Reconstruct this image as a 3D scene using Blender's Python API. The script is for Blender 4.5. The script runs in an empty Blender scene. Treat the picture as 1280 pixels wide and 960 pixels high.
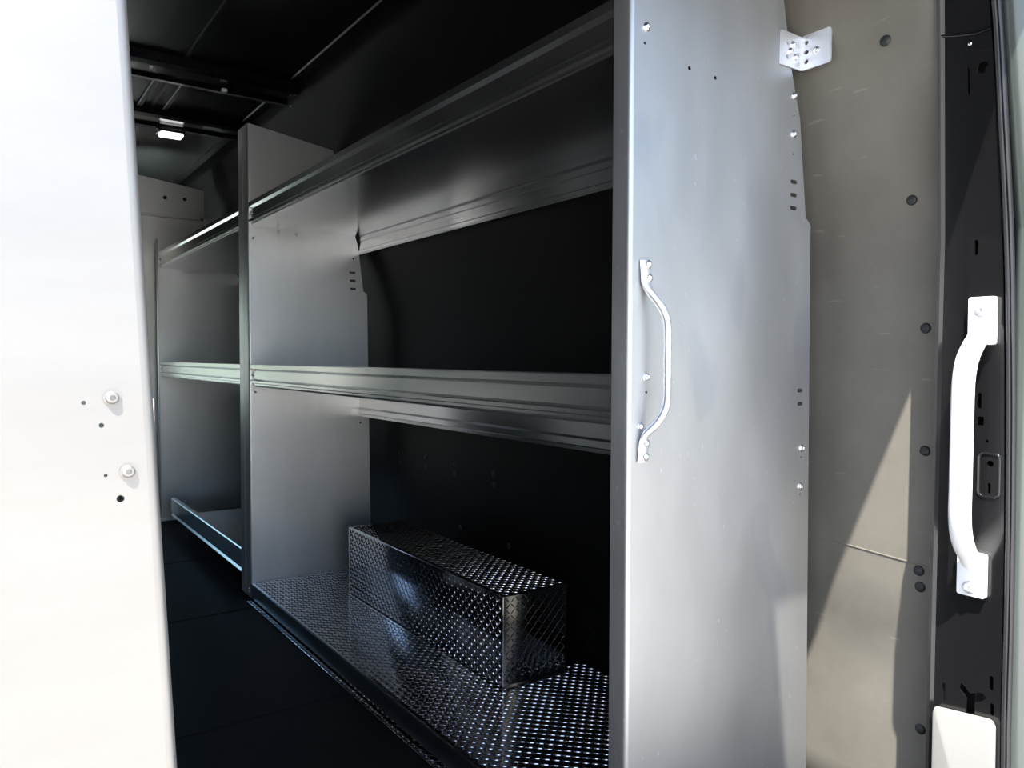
import bpy, bmesh, math, random
from mathutils import Vector, Matrix
random.seed(4)
C = bpy.context.scene.collection
PI = math.pi

# ------------------------------------------------------------------ materials
def newmat(name):
    m = bpy.data.materials.new(name); m.use_nodes = True
    nt = m.node_tree
    return m, nt, nt.nodes['Principled BSDF']

def noise(nt, scale, stretch=(1, 1, 1), detail=4, rough=.5):
    g = nt.nodes.new('ShaderNodeNewGeometry')
    mp = nt.nodes.new('ShaderNodeMapping'); mp.inputs['Scale'].default_value = stretch
    n = nt.nodes.new('ShaderNodeTexNoise'); n.inputs['Scale'].default_value = scale
    n.inputs['Detail'].default_value = detail; n.inputs['Roughness'].default_value = rough
    nt.links.new(g.outputs['Position'], mp.inputs[0]); nt.links.new(mp.outputs[0], n.inputs['Vector'])
    return n.outputs[0]

def ramp(nt, src, stops):
    r = nt.nodes.new('ShaderNodeValToRGB'); e = r.color_ramp.elements
    while len(e) < len(stops): e.new(.5)
    for k, (p, c) in zip(e, stops):
        k.position = p; k.color = (c, c, c, 1) if isinstance(c, (int, float)) else (*c, 1)
    nt.links.new(src, r.inputs[0]); return r.outputs[0]

def bump(nt, b, h, strength, dist=.001):
    n = nt.nodes.new('ShaderNodeBump'); n.inputs['Strength'].default_value = strength
    n.inputs['Distance'].default_value = dist
    nt.links.new(h, n.inputs['Height']); nt.links.new(n.outputs[0], b.inputs['Normal'])

def metal(name, col, rough, metallic=1.0, stretch=(1, 1, 1), nscale=6, var=.08, scratch=0.0, cvar=.08, aniso=0):
    m, nt, b = newmat(name)
    b.inputs['Metallic'].default_value = metallic; b.inputs['Anisotropic'].default_value = aniso
    n = noise(nt, nscale, stretch, 5, .6)
    c = ramp(nt, n, [(.3, tuple(x*(1-cvar) for x in col)), (.7, tuple(min(1, x*(1+cvar*.5)) for x in col))])
    nt.links.new(c, b.inputs['Base Color'])
    r = ramp(nt, noise(nt, nscale*.7, stretch, 4, .6), [(.3, max(.02, rough-var)), (.7, rough+var)])
    nt.links.new(r, b.inputs['Roughness'])
    if scratch:
        bump(nt, b, noise(nt, 60, (1, 1, 8), 3), scratch, .0006)
    return m

def plain(name, col, rough, spec=.5, metallic=0, nb=0, nbs=80, coat=0, cvar=0, cs=4):
    m, nt, b = newmat(name)
    b.inputs['Base Color'].default_value = (*col, 1)
    b.inputs['Roughness'].default_value = rough
    b.inputs['Specular IOR Level'].default_value = spec
    b.inputs['Metallic'].default_value = metallic
    b.inputs['Coat Weight'].default_value = coat
    if cvar:
        c = ramp(nt, noise(nt, cs, (1, 1, 1), 5, .6), [(.3, tuple(x*(1-cvar) for x in col)), (.7, tuple(x*(1+cvar) for x in col))])
        nt.links.new(c, b.inputs['Base Color'])
    if nb: bump(nt, b, noise(nt, nbs, (1, 1, 1), 4), nb)
    return m

M = {}
M['panel'] = metal('brushed_aluminium', (.90, .91, .92), .45, .95, (1, 1, .3), 6, .05, .10, .07, .6)
M['rear'] = metal('sky_dimmed_aluminium', (.53, .53, .525), .45, .9, (1, 1, .35), 5, .09, .10, .10, .4)  # same aluminium as the other panels, colour darkened to temper the sky light
def flecks(mat, scale, thr, col, fac, stretch=(1, 1, 1)):
    nt = mat.node_tree; b = nt.nodes['Principled BSDF']; lk = b.inputs['Base Color'].links[0]
    src = lk.from_socket
    f = ramp(nt, noise(nt, scale, stretch, 2, .5), [(thr, 0), (thr+.04, fac)])
    mx = nt.nodes.new('ShaderNodeMix'); mx.data_type = 'RGBA'
    nt.links.new(f, mx.inputs[0]); nt.links.new(src, mx.inputs[6]); mx.inputs[7].default_value = (*col, 1)
    nt.links.new(mx.outputs[2], b.inputs['Base Color'])
flecks(M['rear'], 110, .70, (.75, .75, .75), .5, (1, 1, .5))
flecks(M['rear'], 7, .60, (.40, .42, .45), .35, (1, 1, .4))
M['end'] = metal('sun_dimmed_aluminium', (.285, .272, .255), .45, .70, (.5, 1, 2.2), 6, .08, .08, .07)  # same aluminium, colour darkened to offset the direct sun; streaks are smudges
M['shelf'] = metal('mill_aluminium', (.76, .76, .75), .20, .97, (1, .12, 1), 6, .03, .03, .05)
M['tread'] = metal('diamond_plate', (.46, .465, .48), .11, 1, (1, 1, 1), 12, .03, 0, .06)
M['railm'] = metal('dark_rail', (.30, .32, .33), .34, 1, (1, .2, 1), 9, .05, 0, .1)
M['bolt'] = metal('zinc', (.86, .87, .9), .2, 1)
M['hole'] = plain('hole_dark', (.01, .01, .01), .8, .2)
M['bright'] = metal('bright_zinc', (.9, .9, .93), .3, .75)
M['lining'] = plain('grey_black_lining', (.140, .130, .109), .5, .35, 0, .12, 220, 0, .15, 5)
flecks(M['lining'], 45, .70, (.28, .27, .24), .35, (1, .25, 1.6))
M['bay'] = plain('bay_lining_shade', (.0075, .0075, .0075), .5, .2, 0, .1, 160)  # lining colour darkened behind the shelves, standing in for shade
M['body'] = plain('black_gloss_paint', (.007, .007, .0075), .20, .5, 0, .06, 60, .3)
M['roof'] = plain('black_roof_paint', (.005, .005, .0052), .34, .3, 0, .04, 30)
M['floor'] = plain('black_floor_mat', (.006, .006, .006), .6, .18, 0, .15, 160, 0, .2)
M['white'] = plain('white_paint', (.82, .82, .81), .35)
M['cover'] = plain('cream_plastic', (.245, .24, .225), .45, .3)
M['rubber'] = plain('black_rubber', (.02, .02, .022), .32, .5)
M['jamb'] = plain('grey_body_paint', (.065, .076, .069), .28, .5, 0, 0, 80, .5)
M['grey'] = metal('grey_partition', (.92, .92, .88), .47, .95, (1, 1, .3), 5, .03, .04, .04)
M['clip'] = plain('white_clip', (.75, .75, .75), .4)
M['ground'] = plain('pale_concrete', (.47, .45, .42), .9, .2, 0, .2, 30, 0, .12, 1.5)
M['pin'] = plain('black_pin', (.018, .018, .018), .5)
m, nt, b = newmat('lamp_lens'); b.inputs['Base Color'].default_value = (.9, .9, .9, 1)
b.inputs['Emission Color'].default_value = (1, .97, 1, 1); b.inputs['Emission Strength'].default_value = 3.0
M['lens'] = m
m, nt, b = newmat('clear_glass')
tr = nt.nodes.new('ShaderNodeBsdfTransparent'); gl = nt.nodes.new('ShaderNodeBsdfGlossy'); gl.inputs['Roughness'].default_value = .02
mx = nt.nodes.new('ShaderNodeMixShader'); mx.inputs[0].default_value = .08
tr.inputs[0].default_value = (.82, .9, .88, 1)
nt.links.new(tr.outputs[0], mx.inputs[1]); nt.links.new(gl.outputs[0], mx.inputs[2])
nt.links.new(mx.outputs[0], nt.nodes['Material Output'].inputs[0])
M['glass'] = m

# ------------------------------------------------------------------ helpers
def obj(name, bm, mat, parent=None, smooth=None, recalc=True):
    if recalc: bmesh.ops.recalc_face_normals(bm, faces=bm.faces)
    me = bpy.data.meshes.new(name); bm.to_mesh(me); bm.free()
    return link(name, me, mat, parent, smooth)

def link(name, me, mat, parent=None, smooth=None):
    o = bpy.data.objects.new(name, me); C.objects.link(o)
    if mat:
        me.materials.clear()
        for x in (mat if isinstance(mat, (list, tuple)) else [mat]): me.materials.append(x)
    if smooth is not None:
        for p in me.polygons: p.use_smooth = True
        me.set_sharp_from_angle(angle=math.radians(smooth))
    if parent is not None:
        o.parent = parent
        if parent.type == 'EMPTY' or True:
            o.matrix_parent_inverse = parent_inv(parent)
    return o

def world(o):
    m = Matrix.LocRotScale(o.location, o.rotation_euler, o.scale)
    if o.parent: m = world(o.parent) @ o.matrix_parent_inverse @ m
    return m
def parent_inv(p): return world(p).inverted()

def thing(name, label, cat, loc, group=None):
    o = bpy.data.objects.new(name, None); C.objects.link(o)
    o.location = loc; o.empty_display_size = .05
    o['label'] = label; o['category'] = cat
    if group: o['group'] = group
    return o
def tag(o, label, cat, group=None):
    o['label'] = label; o['category'] = cat
    if group: o['group'] = group
    return o
def structure(o):
    o['kind'] = 'structure'; return o

def box(bm, x0, x1, y0, y1, z0, z1, bev=0, seg=2):
    r = bmesh.ops.create_cube(bm, size=1)
    vs = r['verts']
    for v in vs:
        v.co = Vector(((x0+x1)/2+v.co.x*(x1-x0), (y0+y1)/2+v.co.y*(y1-y0), (z0+z1)/2+v.co.z*(z1-z0)))
    if bev:
        es = {e for v in vs for e in v.link_edges}
        bmesh.ops.bevel(bm, geom=list(es), offset=bev, segments=seg, affect='EDGES', profile=.5)

def prism(bm, prof, fn, a, b):
    """closed profile (u,v) swept between a and b; fn(u,v,t)->xyz"""
    A = [bm.verts.new(fn(u, v, a)) for u, v in prof]
    B = [bm.verts.new(fn(u, v, b)) for u, v in prof]
    n = len(prof)
    for i in range(n):
        j = (i+1) % n
        bm.faces.new((A[i], A[j], B[j], B[i]))
    bm.faces.new(A); bm.faces.new(B[::-1])

def sheet(bm, prof, th, fn, a, b):
    """open profile given a thickness (offset along its normals), swept a..b"""
    n = len(prof); off = []
    for i in range(n):
        p0 = Vector(prof[max(0, i-1)]); p1 = Vector(prof[i]); p2 = Vector(prof[min(n-1, i+1)])
        d1 = (p1-p0).normalized() if i > 0 else (p2-p1).normalized()
        d2 = (p2-p1).normalized() if i < n-1 else d1
        nn = Vector((-d1.y, d1.x))+Vector((-d2.y, d2.x))
        if nn.length < 1e-6: nn = Vector((-d1.y, d1.x))
        nn.normalize()
        c = max(.5, nn.dot(Vector((-d1.y, d1.x))))
        q = p1+nn*th/c; off.append((q.x, q.y))
    A = [[bm.verts.new(fn(u, v, t)) for u, v in prof] for t in (a, b)]
    B = [[bm.verts.new(fn(u, v, t)) for u, v in off] for t in (a, b)]
    for i in range(n-1):
        bm.faces.new((A[0][i], A[0][i+1], A[1][i+1], A[1][i]))
        bm.faces.new((B[0][i], B[1][i], B[1][i+1], B[0][i+1]))
    for t in (0, 1):
        for i in range(n-1):
            bm.faces.new((A[t][i], B[t][i], B[t][i+1], A[t][i+1]))
    for i in (0, n-1):
        bm.faces.new((A[0][i], A[1][i], B[1][i], B[0][i]))

def stadium(cx, cy, w, h, n=6):
    """rounded slot; the longer side is the slot's length"""
    r = min(w, h)/2; pts = []
    if w >= h:
        a = w/2-r
        for k in range(n+1): t = -PI/2+PI*k/n; pts.append((cx+a+r*math.cos(t), cy+r*math.sin(t)))
        for k in range(n+1): t = PI/2+PI*k/n; pts.append((cx-a+r*math.cos(t), cy+r*math.sin(t)))
    else:
        a = h/2-r
        for k in range(n+1): t = PI*k/n; pts.append((cx+r*math.cos(t), cy+a+r*math.sin(t)))
        for k in range(n+1): t = PI+PI*k/n; pts.append((cx+r*math.cos(t), cy-a+r*math.sin(t)))
    return pts
def circ(cx, cy, r, n=14): return [(cx+r*math.cos(2*PI*k/n), cy+r*math.sin(2*PI*k/n)) for k in range(n)]
def rect(cx, cy, w, h): return [(cx-w/2, cy-h/2), (cx+w/2, cy-h/2), (cx+w/2, cy+h/2), (cx-w/2, cy+h/2)]
def rrect(x0, x1, y0, y1, r, n=5):
    pts = []
    for cx, cy, t0 in ((x1-r, y1-r, 0), (x0+r, y1-r, PI/2), (x0+r, y0+r, PI), (x1-r, y0+r, 1.5*PI)):
        for k in range(n+1):
            t = t0+PI/2*k/n; pts.append((cx+r*math.cos(t), cy+r*math.sin(t)))
    return pts

def plate_mesh(outline, holes, th, fn, bev=0):
    """flat plate with real holes; local (u,v,w) mapped through fn"""
    cu = bpy.data.curves.new('tmp', 'CURVE'); cu.dimensions = '2D'; cu.fill_mode = 'BOTH'
    cu.extrude = th/2-bev; cu.bevel_depth = bev; cu.bevel_resolution = 1; cu.offset = -bev
    for loop in [outline]+holes:
        s = cu.splines.new('POLY'); s.points.add(len(loop)-1); s.use_cyclic_u = True
        for p, q in zip(s.points, loop): p.co = (q[0], q[1], 0, 1)
    co = bpy.data.objects.new('tmp', cu); C.objects.link(co)
    dg = bpy.context.evaluated_depsgraph_get(); dg.update()
    me = bpy.data.meshes.new_from_object(co.evaluated_get(dg))
    bpy.data.objects.remove(co); bpy.data.curves.remove(cu)
    bm = bmesh.new(); bm.from_mesh(me); bpy.data.meshes.remove(me)
    for v in bm.verts: v.co = Vector(fn(v.co.x, v.co.y, v.co.z))
    bmesh.ops.remove_doubles(bm, verts=bm.verts, dist=1e-6)
    return bm

def tube(bm, pts, ru, rv, up=Vector((0, 0, 1)), seg=14, cap=True, side=None):
    """swept ellipse: rv along `side`, ru perpendicular"""
    rings = []; n = len(pts)
    for i, p in enumerate(pts):
        p = Vector(p)
        t = (Vector(pts[min(n-1, i+1)])-Vector(pts[max(0, i-1)])).normalized()
        s = Vector(side) if side else t.cross(up)
        s = (s-t*s.dot(t)).normalized(); q = t.cross(s).normalized()
        a = ru[i] if isinstance(ru, (list, tuple)) else ru
        b_ = rv[i] if isinstance(rv, (list, tuple)) else rv
        rings.append([bm.verts.new(p+s*b_*math.cos(2*PI*k/seg)+q*a*math.sin(2*PI*k/seg)) for k in range(seg)])
    for i in range(n-1):
        for k in range(seg):
            bm.faces.new((rings[i][k], rings[i][(k+1) % seg], rings[i+1][(k+1) % seg], rings[i+1][k]))
    if cap: bm.faces.new(rings[0][::-1]); bm.faces.new(rings[-1])

def spline(pts, n=6):
    out = []; P = [Vector(p) for p in pts]
    for i in range(len(P)-1):
        p0 = P[max(0, i-1)]; p1 = P[i]; p2 = P[i+1]; p3 = P[min(len(P)-1, i+2)]
        for k in range(n):
            t = k/n
            out.append(.5*((2*p1)+(-p0+p2)*t+(2*p0-5*p1+4*p2-p3)*t*t+(-p0+3*p1-3*p2+p3)*t**3))
    out.append(P[-1]); return out

def axis_frame(n):
    n = Vector(n).normalized()
    u = n.cross(Vector((0, 0, 1)) if abs(n.z) < .9 else Vector((1, 0, 0))).normalized()
    return n, u, n.cross(u)

def bolt_mesh(bm, pos, n, r=.0075, h=.005):
    """washer, domed head with a hex recess"""
    n, u, v = axis_frame(n); pos = Vector(pos); seg = 16
    prof = [(1.25, -.0002), (1.25, .2), (1.0, .22), (1.0, .5), (.86, .82), (.6, 1.0)]
    rings = []
    for pr, ph in prof:
        rings.append([bm.verts.new(pos+n*ph*h+(u*math.cos(2*PI*k/seg)+v*math.sin(2*PI*k/seg))*pr*r) for k in range(seg)])
    hexr = [(.45, 1.0), (.42, .55)]
    for pr, ph in hexr:
        rings.append([bm.verts.new(pos+n*ph*h+(u*math.cos(2*PI*k/seg)+v*math.sin(2*PI*k/seg))*pr*r*(1 if k % 3 else .9)) for k in range(seg)])
    for a, b_ in zip(rings, rings[1:]):
        for k in range(seg): bm.faces.new((a[k], a[(k+1) % seg], b_[(k+1) % seg], b_[k]))
    bm.faces.new(rings[-1])
def bolt(pos, n, parent, r=.0075, h=.005, name='bolt', mat=None):
    bm = bmesh.new(); bolt_mesh(bm, pos, n, r, h)
    return obj(name, bm, mat or M['bolt'], parent, 35)
def dome(pos, n, parent, r, name, mat, h=.45):
    n, u, v = axis_frame(n); pos = Vector(pos); bm = bmesh.new(); seg = 16
    rings = [[bm.verts.new(pos+n*h*r*math.sin(a)+(u*math.cos(2*PI*k/seg)+v*math.sin(2*PI*k/seg))*r*math.cos(a)) for k in range(seg)] for a in (0, .35, .7, 1.1, 1.4)]
    for a, b_ in zip(rings, rings[1:]):
        for k in range(seg): bm.faces.new((a[k], a[(k+1) % seg], b_[(k+1) % seg], b_[k]))
    bm.faces.new(rings[-1]); bm.faces.new(rings[0][::-1])
    return obj(name, bm, mat, parent, 40)

def lug(bm, o, u, v, n, ang, L=.0100, W=.0016, Hh=.0014):
    """one raised lens-shaped tread"""
    c, s = math.cos(ang), math.sin(ang)
    a = u*c+v*s; b_ = v*c-u*s
    rim = [(-1, 0), (-.55, -.8), (0, -1), (.55, -.8), (1, 0), (.55, .8), (0, 1), (-.55, .8)]
    R = [bm.verts.new(o+a*x*L+b_*y*W-n*.0003) for x, y in rim]
    T = [bm.verts.new(o+a*x*L*.72+b_*y*W*.45+n*Hh) for x, y in rim]
    for k in range(8): bm.faces.new((R[k], R[(k+1) % 8], T[(k+1) % 8], T[k]))
    bm.faces.new(T)
def lugs(bm, o, u, v, n, U, V, pitch=.0148, m=.010, skip=None):
    o, u, v, n = Vector(o), Vector(u), Vector(v), Vector(n)
    nu, nv = int((U-2*m)/pitch), int((V-2*m)/pitch)
    ou, ov = (U-nu*pitch)/2, (V-nv*pitch)/2
    for i in range(nu+1):
        for j in range(nv+1):
            a, b_ = ou+i*pitch, ov+j*pitch
            if skip and skip(a, b_): continue
            lug(bm, o+u*a+v*b_, u, v, n, PI/4 if (i+j) % 2 else -PI/4)

# ------------------------------------------------------------------ setting
XC = .46                       # middle of the van
def prof_x(z):                 # right wall line
    P = [(-.1, 1.400), (.30, 1.400), (.36, 1.396), (.45, 1.380), (.52, 1.376), (1.0, 1.374), (1.1, 1.364), (1.2, 1.337), (1.3, 1.305), (1.46, 1.256), (1.55, 1.235), (1.75, 1.18), (1.88, 1.13), (1.985, 1.07)]
    for (a, xa), (b_, xb) in zip(P, P[1:]):
        if z <= b_: return xa+(xb-xa)*(z-a)/(b_-a)
    return P[-1][1]
def lean_x(z):                 # the rear pillars lean in with the walls
    if z < 1.1: return 0
    return .05*(z-1.1)/.36 if z < 1.46 else .05+.185*(z-1.46)/.525
ZS = [-.04, .1, .2, .27, .34, .40, .45, .50, .56, .64, .8, 1.0, 1.1, 1.2, 1.3, 1.4, 1.48, 1.55, 1.65, 1.75, 1.82, 1.88, 1.94, 1.985]
def wall(name, s):
    bm = bmesh.new()
    fx = lambda x: XC+s*(x-XC)
    rows = []
    for z in ZS:
        X = prof_x(z)
        cols = [(X, y) for y in (.596, .66, .75, .95, 1.05, 1.4, 2.5, 3.2, 4.0, 4.9, 5.75, 6.0)]
        rows.append([bm.verts.new((fx(x), y, z)) for x, y in cols])
    for a, b_ in zip(rows, rows[1:]):
        for k in range(len(a)-1): bm.faces.new((a[k], a[k+1], b_[k+1], b_[k]))
    if s < 0:                     # cab side window
        bmesh.ops.delete(bm, geom=[f for f in bm.faces if f.calc_center_median().y > 4.95 and f.calc_center_median().y < 5.75 and .7 < f.calc_center_median().z < 1.2], context='FACES')
    bmesh.ops.recalc_face_normals(bm, faces=bm.faces)
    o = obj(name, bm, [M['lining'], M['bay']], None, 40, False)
    for p in o.data.polygons: p.material_index = 1 if p.center.y > 1.0 else 0  # deeper in, the lining takes the colour with shade put in
    sm = o.modifiers.new('thickness', 'SOLIDIFY'); sm.thickness = .02; sm.offset = 1 
    # the sheet grows outward, away from the load space
    me = o.data
    nx = sum(p.normal.x*p.area for p in me.polygons)
    if (nx > 0) != (s > 0): me.flip_normals()
    return structure(o)
wr = wall('wall_right', 1)
wl = wall('wall_left', -1)

# trim pins and vent slots of the right lining
for (y, z) in ((.694, 1.436), (.685, 1.178), (.672, .955), (.669, .738), (.676, .522), (.674, .493), (.679, .226)):
    dome((prof_x(z)-.0005, y+.008, z), (-1, 0, 0), wr, .0095, 'push_pin', M['pin'], .5)
for (y, z) in ((2.743, .522), (2.743, .486), (2.532, .528), (2.532, .492), (2.322, .528), (2.321, .494), (2.077, .524), (2.077, .49), (2.327, .3), (2.025, .295)):
    dome((prof_x(z)-.0005, y-.03, z), (-1, 0, 0), wr, .010, 'push_pin', M['pin'], .5)
# sheet seam across the lower lining
bm = bmesh.new()
tube(bm, [(prof_x(.53)-.0003, .625, .530), (prof_x(.535)-.0003, .72, .535), (prof_x(.54)-.0003, .80, .540), (prof_x(.55)-.0003, .97, .549)], .0008, .0016, seg=6, side=(0, 0, 1))
obj('seam', bm, M['lining'], wr)
bm = bmesh.new()
for k in range(5):
    z = .187-.025*k
    prism(bm, stadium(0, 0, .062, .011), lambda u, v, t, z=z: (prof_x(z)-.0015+t, 1.583-u, z+v-u*.25), 0, .004)
obj('vent_slots', bm, M['hole'], wr)

# floor
bm = bmesh.new(); box(bm, -.46, 1.42, .24, 6.0, -.06, 0)
for y in (1.9, 2.75, 3.55, 4.5):
    box(bm, -.44, 1.37, y, y+.006, -.001, .0016, .0006, 1)
fl = structure(obj('floor', bm, M['floor']))
# ceiling with beads and cross bows
bm = bmesh.new(); box(bm, -.47, 1.40, .30, 6.05, 1.985, 2.03)
ce = structure(obj('ceiling', bm, M['roof']))
for x in (.65, 1.035, .27, -.12):
    bm = bmesh.new()
    prism(bm, [(-.010, 0), (-.005, -.006), (.005, -.006), (.010, 0)], lambda u, v, t, x=x: (x+u, t, 1.986+v), .5, 5.9)
    obj('roof_bead', bm, M['roof'], ce)
for y in (1.2, 3.10, 3.75):
    bm = bmesh.new()
    prism(bm, [(-.13, 0), (-.105, -.030), (-.07, -.034), (-.05, -.022), (.05, -.022), (.07, -.034), (.105, -.030), (.13, 0)],
          lambda u, v, t, y=y: (t, y+u, 1.987+v), -.19, 1.11)
    obj('roof_bow', bm, M['body'], ce)
for x in (.60, .70):
    bm = bmesh.new(); box(bm, x-.012, x+.012, 3.2, 3.66, 1.975, 1.987, .004)
    obj('roof_bead', bm, M['roof'], ce)
for (x, y, z, a) in ((.822, 3.13, 1.949, .011), (1.10, 3.15, 1.949, .008), (.545, 3.05, 1.953, .006)):
    bm = bmesh.new(); box(bm, x-a, x+a, y-a, y+a, z-.008, z+.004, .003)
    c = obj('clip', bm, M['clip'], ce); c['label'] = 'small white plastic clip'
bm = bmesh.new(); box(bm, 1.150, 1.176, 2.11, 2.14, 1.915, 1.945, .003)
c = obj('clip', bm, M['clip'], wr); c['label'] = 'small square white clip'

# far wall with the windscreen
bm = plate_mesh([(-.50, -.04), (1.42, -.04), (1.42, 2.0), (-.50, 2.0)], [rrect(-.30, 1.22, .52, 1.42, .08)], .03, lambda u, v, w: (u, 6.03+w, v))
structure(obj('wall_front', bm, M['roof']))
bm = bmesh.new(); box(bm, -.32, 1.24, 6.02, 6.026, .50, 1.44)
structure(obj('window_1', bm, M['glass']))

# rear header and pillars
bm = bmesh.new(); box(bm, -.43, 1.35, .380, .46, 1.68, 2.04, .004)
structure(obj('trim_1', bm, M['body']))

bm = bmesh.new()  # unseen block added above the opening, shaped to shade the near shelving panel
prism(bm, [(.06, .05), (.09, -.155), (.40, -.155), (.50, -.12), (.61, .05)], lambda u, v, t: (u, .23+v, t), 1.93, 2.03)
structure(obj('shade_block', bm, M['body']))

def pillar(name, s):
    fx = lambda x: XC+s*(x-XC)
    outl = [(.625, -.05), (.516, -.05), (.515, .25), (.516, .40), (.517, .60), (.519, .715), (.523, .9), (.530, 1.085), (.531, 1.25), (.536, 1.41), (.54, 1.6), (.545, 1.95), (.625, 1.95)]
    holes = [stadium(.567, 1.077, .0055, .024), stadium(.557, .835, .006, .025), rect(.555, .803, .010, .014),
             circ(.5445, .772, .0025, 10), circ(.539, .737, .005), stadium(.540, .698, .0045, .017),
             circ(.549, 1.345, .0085), stadium(.57, 1.33, .0035, .04), stadium(.530, .391, .006, .024), stadium(.528, .350, .006, .020), stadium(.601, .352, .005, .03),
             [(.574, .377), (.560, .364), (.543, .372), (.536, .365), (.543, .358), (.553, .352), (.553, .325), (.566, .325), (.566, .355), (.577, .366)]]
    bm = plate_mesh(outl, holes, .003, lambda u, v, w: (fx(1.30+w), u, v))
    # returns of the pressing
    sheet(bm, [(1.2995, .618), (1.2965, .622), (1.298, .626), (1.312, .628)], .002, lambda u, v, t: (fx(u), v, t), -.04, 1.95)
    # dark inside of the hollow section
    box(bm, min(fx(1.315), fx(1.318)), max(fx(1.315), fx(1.318)), .53, .62, 0, 1.9)
    box(bm, min(fx(1.303), fx(1.43)), max(fx(1.303), fx(1.43)), .590, .608, -.04, 1.95)
    # raised rim of the pressed rectangle
    rim = rrect(.525, .556, .684, .752, .008, 4)
    pts = [(fx(1.2985), y, z) for y, z in rim]; pts.append(pts[0])
    tube(bm, pts, .0022, .0022, side=(1, 0, 0), seg=8, cap=False)
    for zc in (1.1, 1.28, 1.46, 1.7):
        bmesh.ops.bisect_plane(bm, geom=bm.verts[:]+bm.edges[:]+bm.faces[:], plane_co=(0, 0, zc), plane_no=(0, 0, 1))
    for v in bm.verts:
        if v.co.y > .60: v.co.y -= .042*max(0, v.co.z-1.05)
        v.co.x -= s*lean_x(v.co.z)
    o = obj(name, bm, M['body'], None, 40)
    return structure(o)
pr = pillar('trim_2', 1)
pillar('trim_3', -1)
# weld specks / studs on the pillar
for (y, z, r) in ((.566, 1.385, .003), (.559, .9, .0016)):
    dome((1.2985-lean_x(z), y, z), (-1, 0, 0), pr, r, 'stud', M['bolt'])
bm = bmesh.new()
tube(bm, [(1.2975-lean_x(1.42), .606, 1.409), (1.2972-lean_x(1.41), .59, 1.404), (1.2972-lean_x(1.41), .555, 1.396), (1.2975-lean_x(1.41), .535, 1.398)], .0013, .002, seg=8, side=(0, 0, 1))
obj('seam', bm, M['body'], pr, 50)

# body corner outside the seal
bm = bmesh.new()
prof = [(1.300, .503), (1.302, .492), (1.31, .480), (1.325, .462), (1.335, .44), (1.338, .40), (1.338, .24), (1.42, .22), (1.42, .62), (1.345, .62), (1.330, .53), (1.305, .512)]
prism(bm, prof, lambda u, v, t: (u, v, t), -.3, 1.1)
sec = [1.1, 1.3, 1.46, 1.7, 1.97]
for a, b_ in zip(sec, sec[1:]):
    prism(bm, prof, lambda u, v, t: (u-lean_x(t), v+.012*max(0, t-1.1)/.4, t), a, b_)
structure(obj('trim_4', bm, M['jamb'], None, 40))

# ground outside
bm = bmesh.new(); box(bm, -40, 40, -40, 40, -.80, -.70)
structure(obj('ground', bm, M['ground']))

# door seal
def sealpath(d):
    return spline([(1.2985-lean_x(z), y-d, z) for y, z in ((.508, -.04), (.509, .26), (.510, .34), (.510, .53), (.512, .715), (.516, .90), (.523, 1.084), (.526, 1.269), (.530, 1.45), (.535, 1.62), (.537, 1.80), (.540, 1.93))])
ds = thing('door_seal', 'black rubber door seal running down the edge of the right rear pillar', 'door seal', (1.2985, .508, -.04))
bm = bmesh.new(); tube(bm, sealpath(0), .0045, .0045, seg=12, side=(1, 0, 0)); obj('bulb', bm, M['rubber'], ds, 60)
bm = bmesh.new(); tube(bm, sealpath(.0065), .003, .006, seg=10, side=(1, 0, 0)); obj('lip', bm, M['rubber'], ds, 60)

# ------------------------------------------------------------------ shelving
XF = .823
OUT = [(1.305, .012), (1.292, .974), (1.290, 1.150), (1.2885, 1.153), (1.274, 1.164), (1.252, 1.34), (1.225, 1.422), (1.198, 1.543), (1.150, 1.70), (1.123, 1.748)]
def end_panel(unit, s, Y, ztop, slots, holes, name='end_panel', lean=0, mat=None, flange=.038, face=1):
    """vertical sheet at depth Y facing the rear doors, its aisle edge folded away (face=1) or towards them (face=-1)"""
    fx = lambda x: XC+s*(x-XC)
    out = [p for p in OUT if p[1] < ztop-.02]
    if ztop < 1.74: out = out+[(out[-1][0]-.02, ztop)]
    outl = [(XF+.007, .012)]+out+[(XF+.007, ztop)]
    hl = [stadium(u, v, w, h) for u, v, w, h in slots]+[circ(u, v, r, 12) for u, v, r in holes]
    ln = lambda x, z: (lean*(z-.88)+(.008 if lean else 0))*(1.33-x)/.5
    bm = plate_mesh(outl, hl, .002, lambda u, v, w: (fx(u+ln(u, v)), Y+.001+w, v))
    arc = [(XF+.0072, 0)]+[(XF+.007-.007*math.sin(a), .007-.007*math.cos(a)) for a in (.3, .6, .9, 1.2, PI/2)]
    arc += [(XF, flange), (XF+.012, flange)]
    zb = .012
    sheet(bm, [(u, v*face) for u, v in arc], -.002*face, lambda u, v, t: (fx(u+ln(u, t)), Y+v, t), zb, ztop)
    return obj(name, bm, mat or M['panel'], unit, 40)

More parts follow.
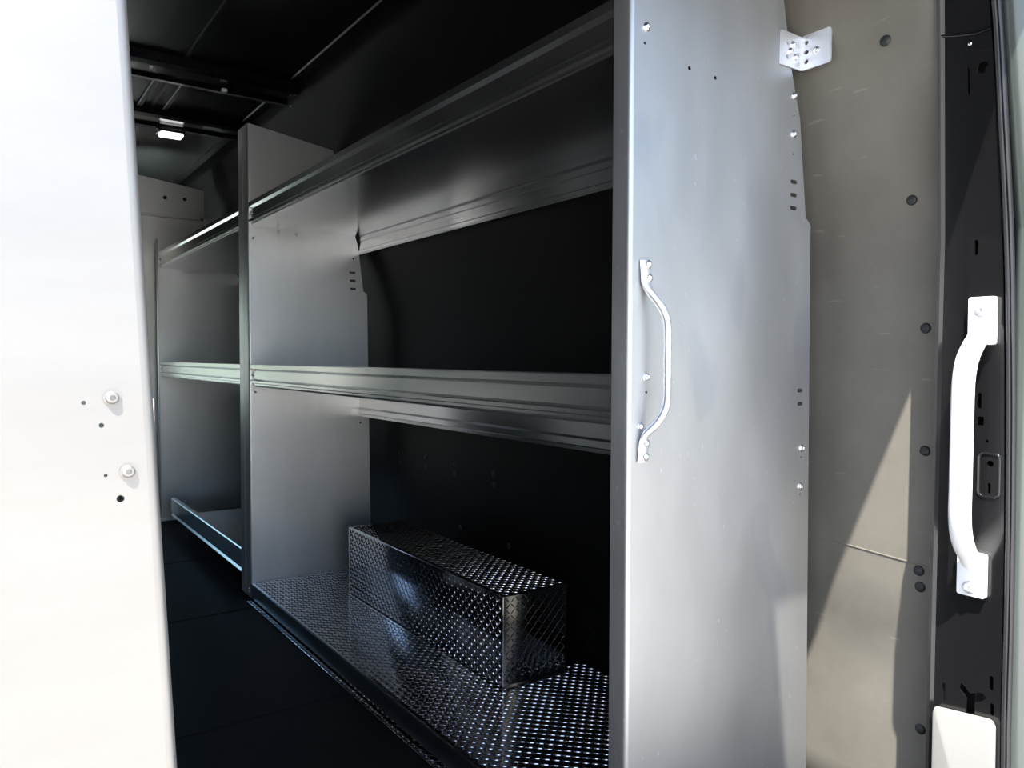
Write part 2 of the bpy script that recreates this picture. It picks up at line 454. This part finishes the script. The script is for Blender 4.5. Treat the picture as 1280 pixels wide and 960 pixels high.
def lip(h, z0, flip=1):
    P = [(.016, 1.0), (.003, 1.0), (.000, .97), (.000, .79), (.007, .70), (.007, .34), (.003, .30), (.0, .26), (.0, .17), (.006, .135), (.006, .07), (.001, .02), (.004, 0)]
    return [(XF+.003+a, z0+b_*h) for a, b_ in P]
def shelf(unit, s, y0, y1, z0, h, xb, zbb, name='shelf'):
    """front lip up, flat deck, ribbed back lip down"""
    fx = lambda x: XC+s*(x-XC)
    p = lip(h, z0)+[(XF+.03, z0+.001), (xb-.006, z0+.001), (xb, z0-.003)]
    d = z0-zbb
    p += [(xb, z0-.25*d), (xb+.004, z0-.29*d), (xb+.004, z0-.72*d), (xb, z0-.77*d), (xb, z0-.9*d), (xb+.003, z0-.93*d), (xb, zbb), (xb+.012, zbb)]
    bm = bmesh.new()
    sheet(bm, p, .0015, lambda u, v, t: (fx(u), t, v), y0, y1)
    o = obj(name, bm, M['shelf'], unit, 25)
    for y in (y0+.014, y1-.014): bolt((fx(XF+.0098), y, z0+h*.52), (-s, 0, 0), o, .0045, .004)
    return o

def shelf_unit(name, label, s, Y0, Y1, zt0, zt1, heights, group):
    u = thing(name, label, 'shelving', (XC+s*(1.06-XC), Y0, .012), group)
    return u

ZUB, ZUT, ZMB, ZMT = 1.3765, 1.4644, .7933, .8752
slotsR = [(1.236, 1.225, .020, .0075), (1.236, 1.201, .020, .0075), (1.236, 1.177, .020, .0075), (1.265, .841, .017, .0075), (1.266, .816, .017, .0075)]
holesR = [(.953, 1.369, .0035), (1.016, 1.367, .0035), (.852, 1.385, .0022), (.862, .847, .0022), (1.233, 1.345, .002), (1.232, 1.275, .002), (1.272, .715, .0022), (1.270, .645, .002)]

# --- near right unit
u1 = thing('shelving_unit', 'near aluminium shelving bay on the right, its rear panel carrying a grab bar', 'shelving', (1.06, .9, .012), 'aluminium shelving bays')
pA = end_panel(u1, 1, .855, 1.748, slotsR, holesR, mat=M['rear'])
for x, z in ((.855, 1.41), (.862, .871), (1.233, 1.38), (1.233, 1.311), (1.273, .732), (1.270, .66)):
    bolt((x, .8548, z), (0, -1, 0), pA, .006, .0045)
slotsM = [(1.228, 1.235, .026, .009), (1.229, 1.203, .026, .009), (1.230, 1.171, .026, .009)]
holesM = [(.935, 1.366, .005), (1.002, 1.363, .005), (.845, 1.405, .004), (.843, 1.335, .004), (.845, .772, .004), (1.232, 1.29, .004), (1.26, .64, .004)]
pB = end_panel(u1, 1, 2.833, 1.748, slotsM, holesM, flange=.060)
shelf(u1, 1, .860, 2.832, ZUB, ZUT-ZUB, 1.252, 1.306)
shelf(u1, 1, .860, 2.832, ZMB, ZMT-ZMB, 1.252, .667)
for z in (.052, .040): bolt((XF-.0003, 2.852, z-.01), (-1, 0, 0), pB, .0035, .003)

# grab bar on its rear panel
bm = bmesh.new()
P = [(.854, .852, 1.052), (.855, .8505, 1.030), (.8555, .8495, 1.016), (.858, .843, 1.001), (.868, .829, .978), (.8745, .825, .958), (.877, .825, .93), (.877, .825, .90), (.877, .825, .86), (.8765, .825, .838), (.873, .826, .820), (.864, .833, .800), (.855, .8445, .785), (.8535, .8495, .773), (.853, .8505, .757), (.852, .852, .738)]
pts = spline(P, 4)
n = len(pts); flat = []
for i in range(n):
    t = min(i, n-1-i)/(n/2)
    flat.append(1 if t < .22 else max(0, 1-(t-.22)/.2))
tube(bm, pts, [.0065-.0030*f for f in flat], [.0065+.0045*f for f in flat], side=(1, 0, .15), seg=14)
gb = obj('grab_bar', bm, M['bright'], u1, 50); gb['label'] = 'bright bent metal grab bar'
for x, z in ((.857, 1.046), (.859, 1.025), (.8555, .768), (.8545, .747)):
    bolt((x, .8485, z), (0, -1, 0), gb, .006, .0045)
bolt((.849, .8548, .794), (0, -1, 0), pA, .005, .0045)

# angle bracket tying the panel to the wall
bm = plate_mesh(rrect(1.186, 1.250, 1.427, 1.488, .004), [circ(1.206, 1.468, .004, 10), circ(1.206, 1.444, .004, 10)], .003, lambda u, v, w: (u, .8525+w, v))
b2 = plate_mesh(rrect(.793, .854, 1.427, 1.489, .006), [circ(.842, 1.475, .004, 10), stadium(.842, 1.458, .009, .007), circ(.842, 1.441, .004, 10)], .003, lambda u, v, w: (1.250+w, u, v))
tmp = bpy.data.meshes.new('t'); b2.to_mesh(tmp); b2.free(); bm.from_mesh(tmp); bpy.data.meshes.remove(tmp)
br = obj('wall_bracket', bm, M['bright'], u1, 40); br['label'] = 'bright zinc angle bracket'
for x, z in ((1.222, 1.468), (1.228, 1.447), (1.214, 1.455)): bolt((x, .8510, z), (0, -1, 0), br, .0055, .004)
bolt((1.2485, .822, 1.456), (-1, 0, 0), br, .0055, .004)

# --- diamond plate tray and wheel box
TZ = .066
tr_ = thing('floor_tray', 'diamond plate floor tray under the near shelving bay, carrying a wheel box', 'tray', (1.06, 1.8, 0))
bm = bmesh.new(); box(bm, .826, 1.355, .862, 2.828, TZ-.004, TZ, .001, 1)
lugs(bm, (.826, .862, TZ), (0, 1, 0), (1, 0, 0), (0, 0, 1), 1.966, .529,
     skip=lambda a, b_: (1.573-.862) < a < (2.535-.862) and b_ > 1.085-.826)
obj('deck', bm, M['tread'], tr_, 30)
bm = bmesh.new()
sheet(bm, [(.830, TZ-.004), (.8245, TZ-.003), (.823, TZ-.007), (.824, .012), (.835, .010)], .002, lambda u, v, t: (u, t, v), .862, 2.828)
rl = obj('front_rail', bm, M['railm'], tr_, 40); rl['label'] = 'plain dark metal front edge'
bm = bmesh.new(); box(bm, .806, .832, .862, 2.82, .0015, .006, .001, 1)
lugs(bm, (.806, .862, .006), (0, 1, 0), (1, 0, 0), (0, 0, 1), 1.958, .026, pitch=.0142, m=.005)
obj('floor_flange', bm, M['tread'], tr_, 30)

BX0, BX1, BY0, BY1, BZ = 1.076, 1.285, 1.560, 2.526, .300
bm = bmesh.new(); box(bm, BX0, BX1, BY0, BY1, TZ+.002, BZ, .003, 3)
lugs(bm, (BX0, BY0, TZ+.002), (0, 1, 0), (0, 0, 1), (-1, 0, 0), BY1-BY0, BZ-TZ-.002)
lugs(bm, (BX0, BY0, TZ+.002), (1, 0, 0), (0, 0, 1), (0, -1, 0), BX1-BX0, BZ-TZ-.002)
lugs(bm, (BX0, BY0, BZ), (0, 1, 0), (1, 0, 0), (0, 0, 1), BY1-BY0, BX1-BX0)
wb = obj('wheel_box', bm, M['tread'], None, 30)
tag(wb, 'long diamond plate box covering the wheel arch on the tray', 'box')
bm = bmesh.new(); box(bm, BX0, BX1+.012, BY0-.014, BY0+.001, TZ+.0022, TZ+.0045, .0008, 1)
ft = obj('foot_flange', bm, M['tread'], wb, 30)

# --- far right unit
u2 = thing('shelving_unit.001', 'far aluminium shelving bay on the right, next to the grey partition', 'shelving', (1.06, 3.0, .012), 'aluminium shelving bays')
end_panel(u2, 1, 2.956, 1.748, [], [], flange=.060, face=-1)
pF = end_panel(u2, 1, 4.495, 1.537, [], [(.955, 1.37, .005), (1.00, 1.37, .005)], flange=.038)
shelf(u2, 1, 2.957, 4.494, ZUB+.004, ZUT-ZUB, 1.252, 1.306)
shelf(u2, 1, 2.957, 4.494, ZMB, ZMT-ZMB, 1.252, .69)
bm = bmesh.new()
p = [(.845, .172), (.826, .172), (.823, .168), (.823, .108), (.829, .100), (.829, .090), (.823, .082), (.828, .077), (1.28, .077), (1.30, .085)]
sheet(bm, p, .002, lambda u, v, t: (u, t, v), 2.957, 4.22)
obj('bottom_shelf', bm, M['shelf'], u2, 25)
bm = bmesh.new(); box(bm, .823, 1.30, 4.475, 4.498, .002, .014, .001, 1); obj('foot_flange', bm, M['panel'], u2)

# --- left unit
u3 = thing('shelving_unit.002', 'sunlit bright aluminium shelving end at the left edge, scuffed and bolted', 'shelving', (-.14, .55, .012), 'aluminium shelving bays')
# hole positions mirrored into right-hand coordinates
mx_ = lambda x: 2*XC-x
LY = .50
hl = [(mx_(.0585), .8735, .0013), (mx_(.067), .860, .0014), (mx_(.0675), .8305, .0010), (mx_(.0745), .816, .0022)]
pL = end_panel(u3, -1, LY, 1.748, [(mx_(-.313), 1.2, .02, .0075)], hl, lean=.048, mat=M['end'])
for x, z in ((.066, .876), (.074, .832), (.05, 1.39)): bolt((x, LY-.0003, z), (0, -1, 0), pL, .0038, .003, mat=M['end'])
end_panel(u3, -1, 2.98, 1.748, [], [], lean=.048)
shelf(u3, -1, LY+.03, 2.975, ZUB, ZUT-ZUB, 1.252, 1.306)
shelf(u3, -1, LY+.03, 2.975, ZMB, ZMT-ZMB, 1.252, .667)

# ------------------------------------------------------------------ loose things
# grey partition
bp = thing('bulkhead_partition', 'pale grey sheet metal partition at the far end behind the shelving', 'partition', (.95, 4.62, 0))
bm = bmesh.new(); box(bm, .70, 1.092, 4.60, 4.606, 1.685, 1.90, .002)
for v in bm.verts:
    if v.co.z > 1.8: v.co.z -= (v.co.x-.70)*.13
up = obj('upper_panel', bm, M['grey'], bp)
bm = bmesh.new(); box(bm, .70, 1.33, 4.615, 4.621, .002, 1.70, .002); obj('lower_panel', bm, M['grey'], bp)
bm = bmesh.new(); box(bm, .70, 1.10, 4.588, 4.618, 1.676, 1.688, .003); obj('joint_strip', bm, M['grey'], bp)
for x, z in ((.884, 1.785), (.988, 1.788)):
    dome((x, 4.600, z), (0, -1, 0), up, .010, 'screw', M['pin'])
dome((1.075, 4.588, 1.68), (0, -1, 0), up, .008, 'screw', M['bolt'])
# ceiling lamp on the far bow
cl = thing('ceiling_lamp', 'small bright white lamp on the dark ceiling bow near the partition', 'lamp', (.77, 3.86, 1.955))
bm = bmesh.new(); box(bm, .712, .830, 3.835, 3.90, 1.938, 1.966, .004)
obj('housing', bm, M['body'], cl)
bm = bmesh.new(); box(bm, .722, .820, 3.826, 3.89, 1.926, 1.942, .005)
obj('lens', bm, M['lens'], cl)

# white grab handle on the pillar
gh = thing('grab_handle', 'white painted grab handle screwed to the black right rear pillar', 'handle', (1.2985, .555, .76))
bm = bmesh.new()
P = [(1.287, .549, .952), (1.277, .549, .940), (1.258, .550, .922), (1.243, .552, .900), (1.235, .553, .868), (1.233, .553, .82), (1.233, .553, .76), (1.233, .553, .70), (1.235, .554, .660), (1.243, .555, .630), (1.258, .556, .606), (1.277, .557, .588), (1.287, .557, .576)]
pts = spline(P, 5)
tube(bm, pts, .011, .0165, side=(0, 1, 0), seg=16)
obj('grip', bm, M['white'], gh, 60)
for (y0, y1, z0, z1, zs, ys) in ((.533, .572, .923, .998, .977, .552), (.538, .580, .524, .594, .538, .560)):
    bm = plate_mesh(rrect(y0, y1, z0, z1, .004), [], .012, lambda u, v, w: (1.2922+w, u, v), .0015)
    ft = obj('mounting_foot', bm, M['white'], gh, 40)
    bolt((1.2862, ys, zs), (-1, 0, 0), ft, .0085, .006, 'screw', M['bright'])

# cream cover low on the pillar
bm = plate_mesh([(.612, .02), (.612, .318), (.609, .326), (.602, .327), (.530, .336), (.524, .334), (.520, .326), (.518, .02)], [], .016, lambda u, v, w: (1.2905+w, u, v), .004)
tag(obj('cover_plate', bm, M['cover'], None, 50), 'plain off-white plastic cover low on the black right rear pillar', 'cover')

# ------------------------------------------------------------------ light
d = Vector((1.0, 1, -2.6)).normalized()
sl = bpy.data.lights.new('sun', 'SUN'); sl.energy = 20; sl.angle = math.radians(.53); sl.color = (1, .96, .90)
so = bpy.data.objects.new('sun', sl); C.objects.link(so)
so.rotation_euler = d.to_track_quat('-Z', 'Y').to_euler(); so.location = (-6, -3, 6)
w = bpy.data.worlds.new('sky'); bpy.context.scene.world = w; w.use_nodes = True
nt = w.node_tree; bg = nt.nodes['Background']
sk = nt.nodes.new('ShaderNodeTexSky'); sk.sky_type = 'NISHITA'; sk.sun_disc = False
sk.sun_elevation = math.radians(60); sk.sun_rotation = math.atan2(-d.x, -d.y)
sk.air_density = 1.0; sk.dust_density = 1.3; sk.ozone_density = 2.0
nt.links.new(sk.outputs[0], bg.inputs[0]); bg.inputs[1].default_value = .54

# ------------------------------------------------------------------ camera
cd = bpy.data.cameras.new('camera'); cam = bpy.data.objects.new('camera', cd); C.objects.link(cam)
cd.sensor_width = 36; cd.lens = 952.9185/1280*36; cd.clip_start = .01; cd.clip_end = 200
yaw, pitch, roll = .6149, .034, .0032
F = Vector((math.sin(yaw)*math.cos(pitch), math.cos(yaw)*math.cos(pitch), -math.sin(pitch)))
R = Vector((math.cos(yaw), -math.sin(yaw), 0)); U = R.cross(F)
R2 = R*math.cos(roll)+U*math.sin(roll); U2 = U*math.cos(roll)-R*math.sin(roll)
cam.matrix_world = Matrix(((R2.x, U2.x, -F.x, 0), (R2.y, U2.y, -F.y, 0), (R2.z, U2.z, -F.z, .9), (0, 0, 0, 1)))
sc = bpy.context.scene; sc.camera = cam
sc.view_settings.view_transform = 'Standard'; sc.view_settings.look = 'None'
sc.view_settings.gamma = 1; sc.view_settings.use_curve_mapping = False; sc.view_settings.exposure = 0
